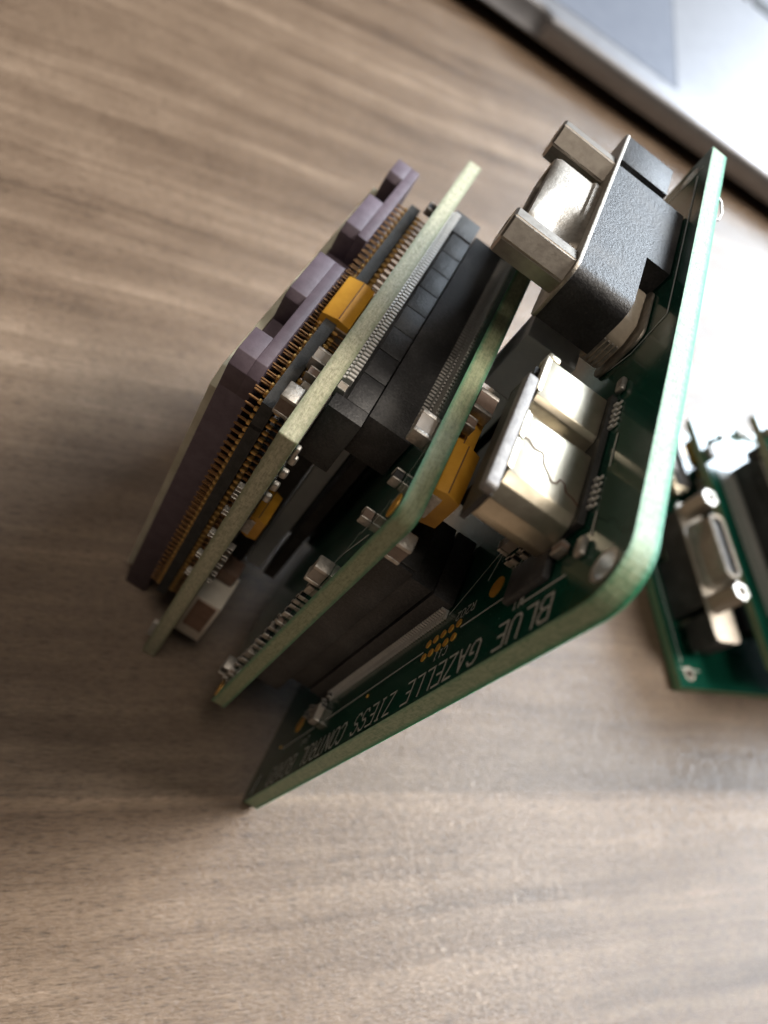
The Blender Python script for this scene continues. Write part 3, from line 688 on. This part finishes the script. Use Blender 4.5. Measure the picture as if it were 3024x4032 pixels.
# board lock: bent spring clip under the body
bm = bmesh.new()
pr = [(0.478, 0.985), (0.474, 0.94), (0.484, 0.925), (0.580, 0.925), (0.592, 0.94), (0.592, 1.0), (0.578, 1.014), (0.500, 1.010)]
prism(bm, [(x, z) for x, z in pr], 'y', 0.010, 0.0435, bev=0.004)
clip = link('board_lock', bm, 'sand', dsub, True)
bm = bmesh.new()
for k in range(4): box(bm, 0.472, 0.4765, 0.014+0.007*k, 0.018+0.007*k, 0.935, 0.980)
link('lock_fingers', bm, 'solder', clip)
bm = bmesh.new(); prism(bm, rrect(0.466, 0.600, 0.915, 1.020, 0.025), 'y', 0.0015, 0.006, bev=0.001); link('lock_base', bm, 'worn', clip, True)
bm = B(0.80, 0.812, 0.003, 0.045, 1.0, 1.03, bev=0.001); link('ground_tab', bm, 'nickel', dsub, True)
bm = B(0.845, 0.87, 0.001, 0.04, 1.0, 1.012, bev=0.002); link('ground_tab', bm, 'nickel', dsub, True)
# solder side wire loop poking out behind the board
bm = bmesh.new()
pts = [(0.86, -0.0305, 1.075), (0.858, -0.045, 1.07), (0.835, -0.052, 1.066), (0.815, -0.050, 1.063), (0.805, -0.040, 1.062), (0.812, -0.0305, 1.062)]
def tube(bm, pts, r, n=6):
    P = [V(*p) for p in pts]; prev = None
    for i, p in enumerate(P):
        d = (P[min(i+1, len(P)-1)]-P[max(i-1, 0)]).normalized(); q = d.to_track_quat('Z', 'Y')
        cur = [bm.verts.new(p+q @ Vector((math.cos(2*math.pi*k/n)*r*K, math.sin(2*math.pi*k/n)*r*K, 0))) for k in range(n)]
        if prev:
            for k in range(n): bm.faces.new([prev[k], prev[(k+1) % n], cur[(k+1) % n], cur[k]])
        prev = cur
tube(bm, pts, 0.0018); link('wire_loop', bm, 'nickel', ctl, True)

# --- two-lobed metal shell connector (near end of the top edge)
bm = bmesh.new()
zt, zb = 0.985, 0.915
P = [(0.350, zb+0.004), (0.356, zb+0.01), (0.356, zt-0.006), (0.350, zt), (0.276, zt), (0.268, zt-0.006), (0.262, zt-0.020), (0.250, zt-0.021), (0.243, zt-0.004), (0.236, zt), (0.137, zt), (0.122, zt-0.007), (0.110, zt-0.024), (0.106, zt-0.045), (0.112, zb+0.006), (0.124, zb)]
prism(bm, P, 'y', 0.0105, 0.103, bev=0.0014)
# turned-up mouth rim
usb = link('usb_connector', bm, 'usb', root, True)
for a, b_ in ((0.282, 0.350), (0.193, 0.238), (0.140, 0.188)):
    bm = bmesh.new(); box(bm, a, b_, 0.1035, 0.1085, zt-0.004, zt+0.0035, bev=0.0016)
    box(bm, a+0.001, b_-0.001, 0.0995, 0.1034, zt-0.001, zt+0.001)
    link('shell_flare', bm, 'usb', usb, True)
bm = bmesh.new(); prism(bm, rrect(0.099, 0.302, 0.970, 0.988, 0.006, 4), 'y', 0.107, 0.122, bev=0.002); link('mouth_lip', bm, 'lip', usb, True)
bm = B(0.107, 0.345, 0.1035, 0.1105, 0.912, 0.968); link('mouth_shade_block', bm, 'black', usb)  # solid black block painted as the shade inside the mouth
bm = B(0.125, 0.358, 0.001, 0.0100, 0.910, 0.992, bev=0.001); link('plastic_base', bm, 'socket', usb)
for x0_ in (0.150, 0.292):
    for i in range(5):
        x = x0_+0.0113*i; bm = bmesh.new()
        box(bm, x-0.0022, x+0.0022, 0.0005, 0.0055, 0.992, 1.0005, bev=0.001, seg=1)
        box(bm, x-0.0026, x+0.0026, 0.0005, 0.0030, 0.999, 1.007, bev=0.001, seg=1)
        link('contact_lead', bm, 'lead', usb)
bm = bmesh.new()
sm = [(0.196, 0.103), (0.197, 0.092), (0.190, 0.083), (0.193, 0.072), (0.188, 0.068), (0.178, 0.066), (0.170, 0.058), (0.160, 0.050), (0.163, 0.044), (0.172, 0.041), (0.170, 0.034), (0.160, 0.030), (0.158, 0.020), (0.153, 0.012)]
for (xa, ya_), (xb, yb_) in zip(sm, sm[1:]):
    d = Vector((xb-xa, yb_-ya_)).normalized(); nn = Vector((-d.y, d.x))*0.0011; d *= 0.0004
    bm.faces.new([bm.verts.new(V(px-0.0, py, zt+0.0006)) for px, py in ((xa-d.x+nn.x, ya_-d.y+nn.y), (xb+d.x+nn.x, yb_+d.y+nn.y), (xb+d.x-nn.x, yb_+d.y-nn.y), (xa-d.x-nn.x, ya_-d.y-nn.y))])
link('folded_seam', bm, 'scratch', usb)
for x, z in ((0.083, 1.004), (0.376, 0.998)):
    bm = B(x-0.013, x+0.013, 0.0005, 0.009, z-0.007, z+0.007, bev=0.003, seg=3); link('solder_tab', bm, 'solder', usb, True)
link('shell_tab', B(0.36, 0.372, 0.085, 0.104, 0.955, 0.98, bev=0.003), 'usb', usb, True)
# stray chips further down the control board
link('regulator_chip', B(0.40, 0.52, 0.001, 0.035, 0.62, 0.80, bev=0.002), 'black', root)
link('regulator_chip', B(0.60, 0.80, 0.001, 0.03, 0.40, 0.75, bev=0.002), 'black', root)
link('terminal_block', B(0.47, 0.545, 0.035, 0.122, 0.80, 0.915, bev=0.002), 'greystrip', root)

# ------------------------------------------------------------------ second, identical stack lying behind on the right
def copy_tree(o, parent=None):
    c = o.copy(); C.objects.link(c); c.parent = parent
    for ch in [x for x in list(S.objects) if x.parent is o and x is not c]: copy_tree(ch, c)
    return c
kids = {}
for o in S.objects: kids.setdefault(o.parent, []).append(o)
def copy_tree(o, parent=None):
    c = o.copy(); C.objects.link(c); c.parent = parent
    for ch in kids.get(o, []): copy_tree(ch, c)
    return c
second = copy_tree(root)
second['label'] = 'second circuit board stack lying flat and out of focus by the right edge'
ang = math.radians(28.0)
Lv = Vector((math.cos(ang), math.sin(ang), 0)); Bd = Vector((math.sin(ang), -math.cos(ang), 0)); U = Vector((0, 0, 1))
# device axes: x -> -Lv, z -> -Bd, y -> up
R3 = Matrix((( -Lv.x, U.x, -Bd.x), (-Lv.y, U.y, -Bd.y), (-Lv.z, U.z, -Bd.z)))
corner_loc = V(1, 0, H)                                   # local position of the corner that lies nearest the photo's middle
target = Vector((0.893*K, -1.005*K, 0.175))
M4 = R3.to_4x4(); M4.translation = target - (R3 @ corner_loc)
second.matrix_world = M4
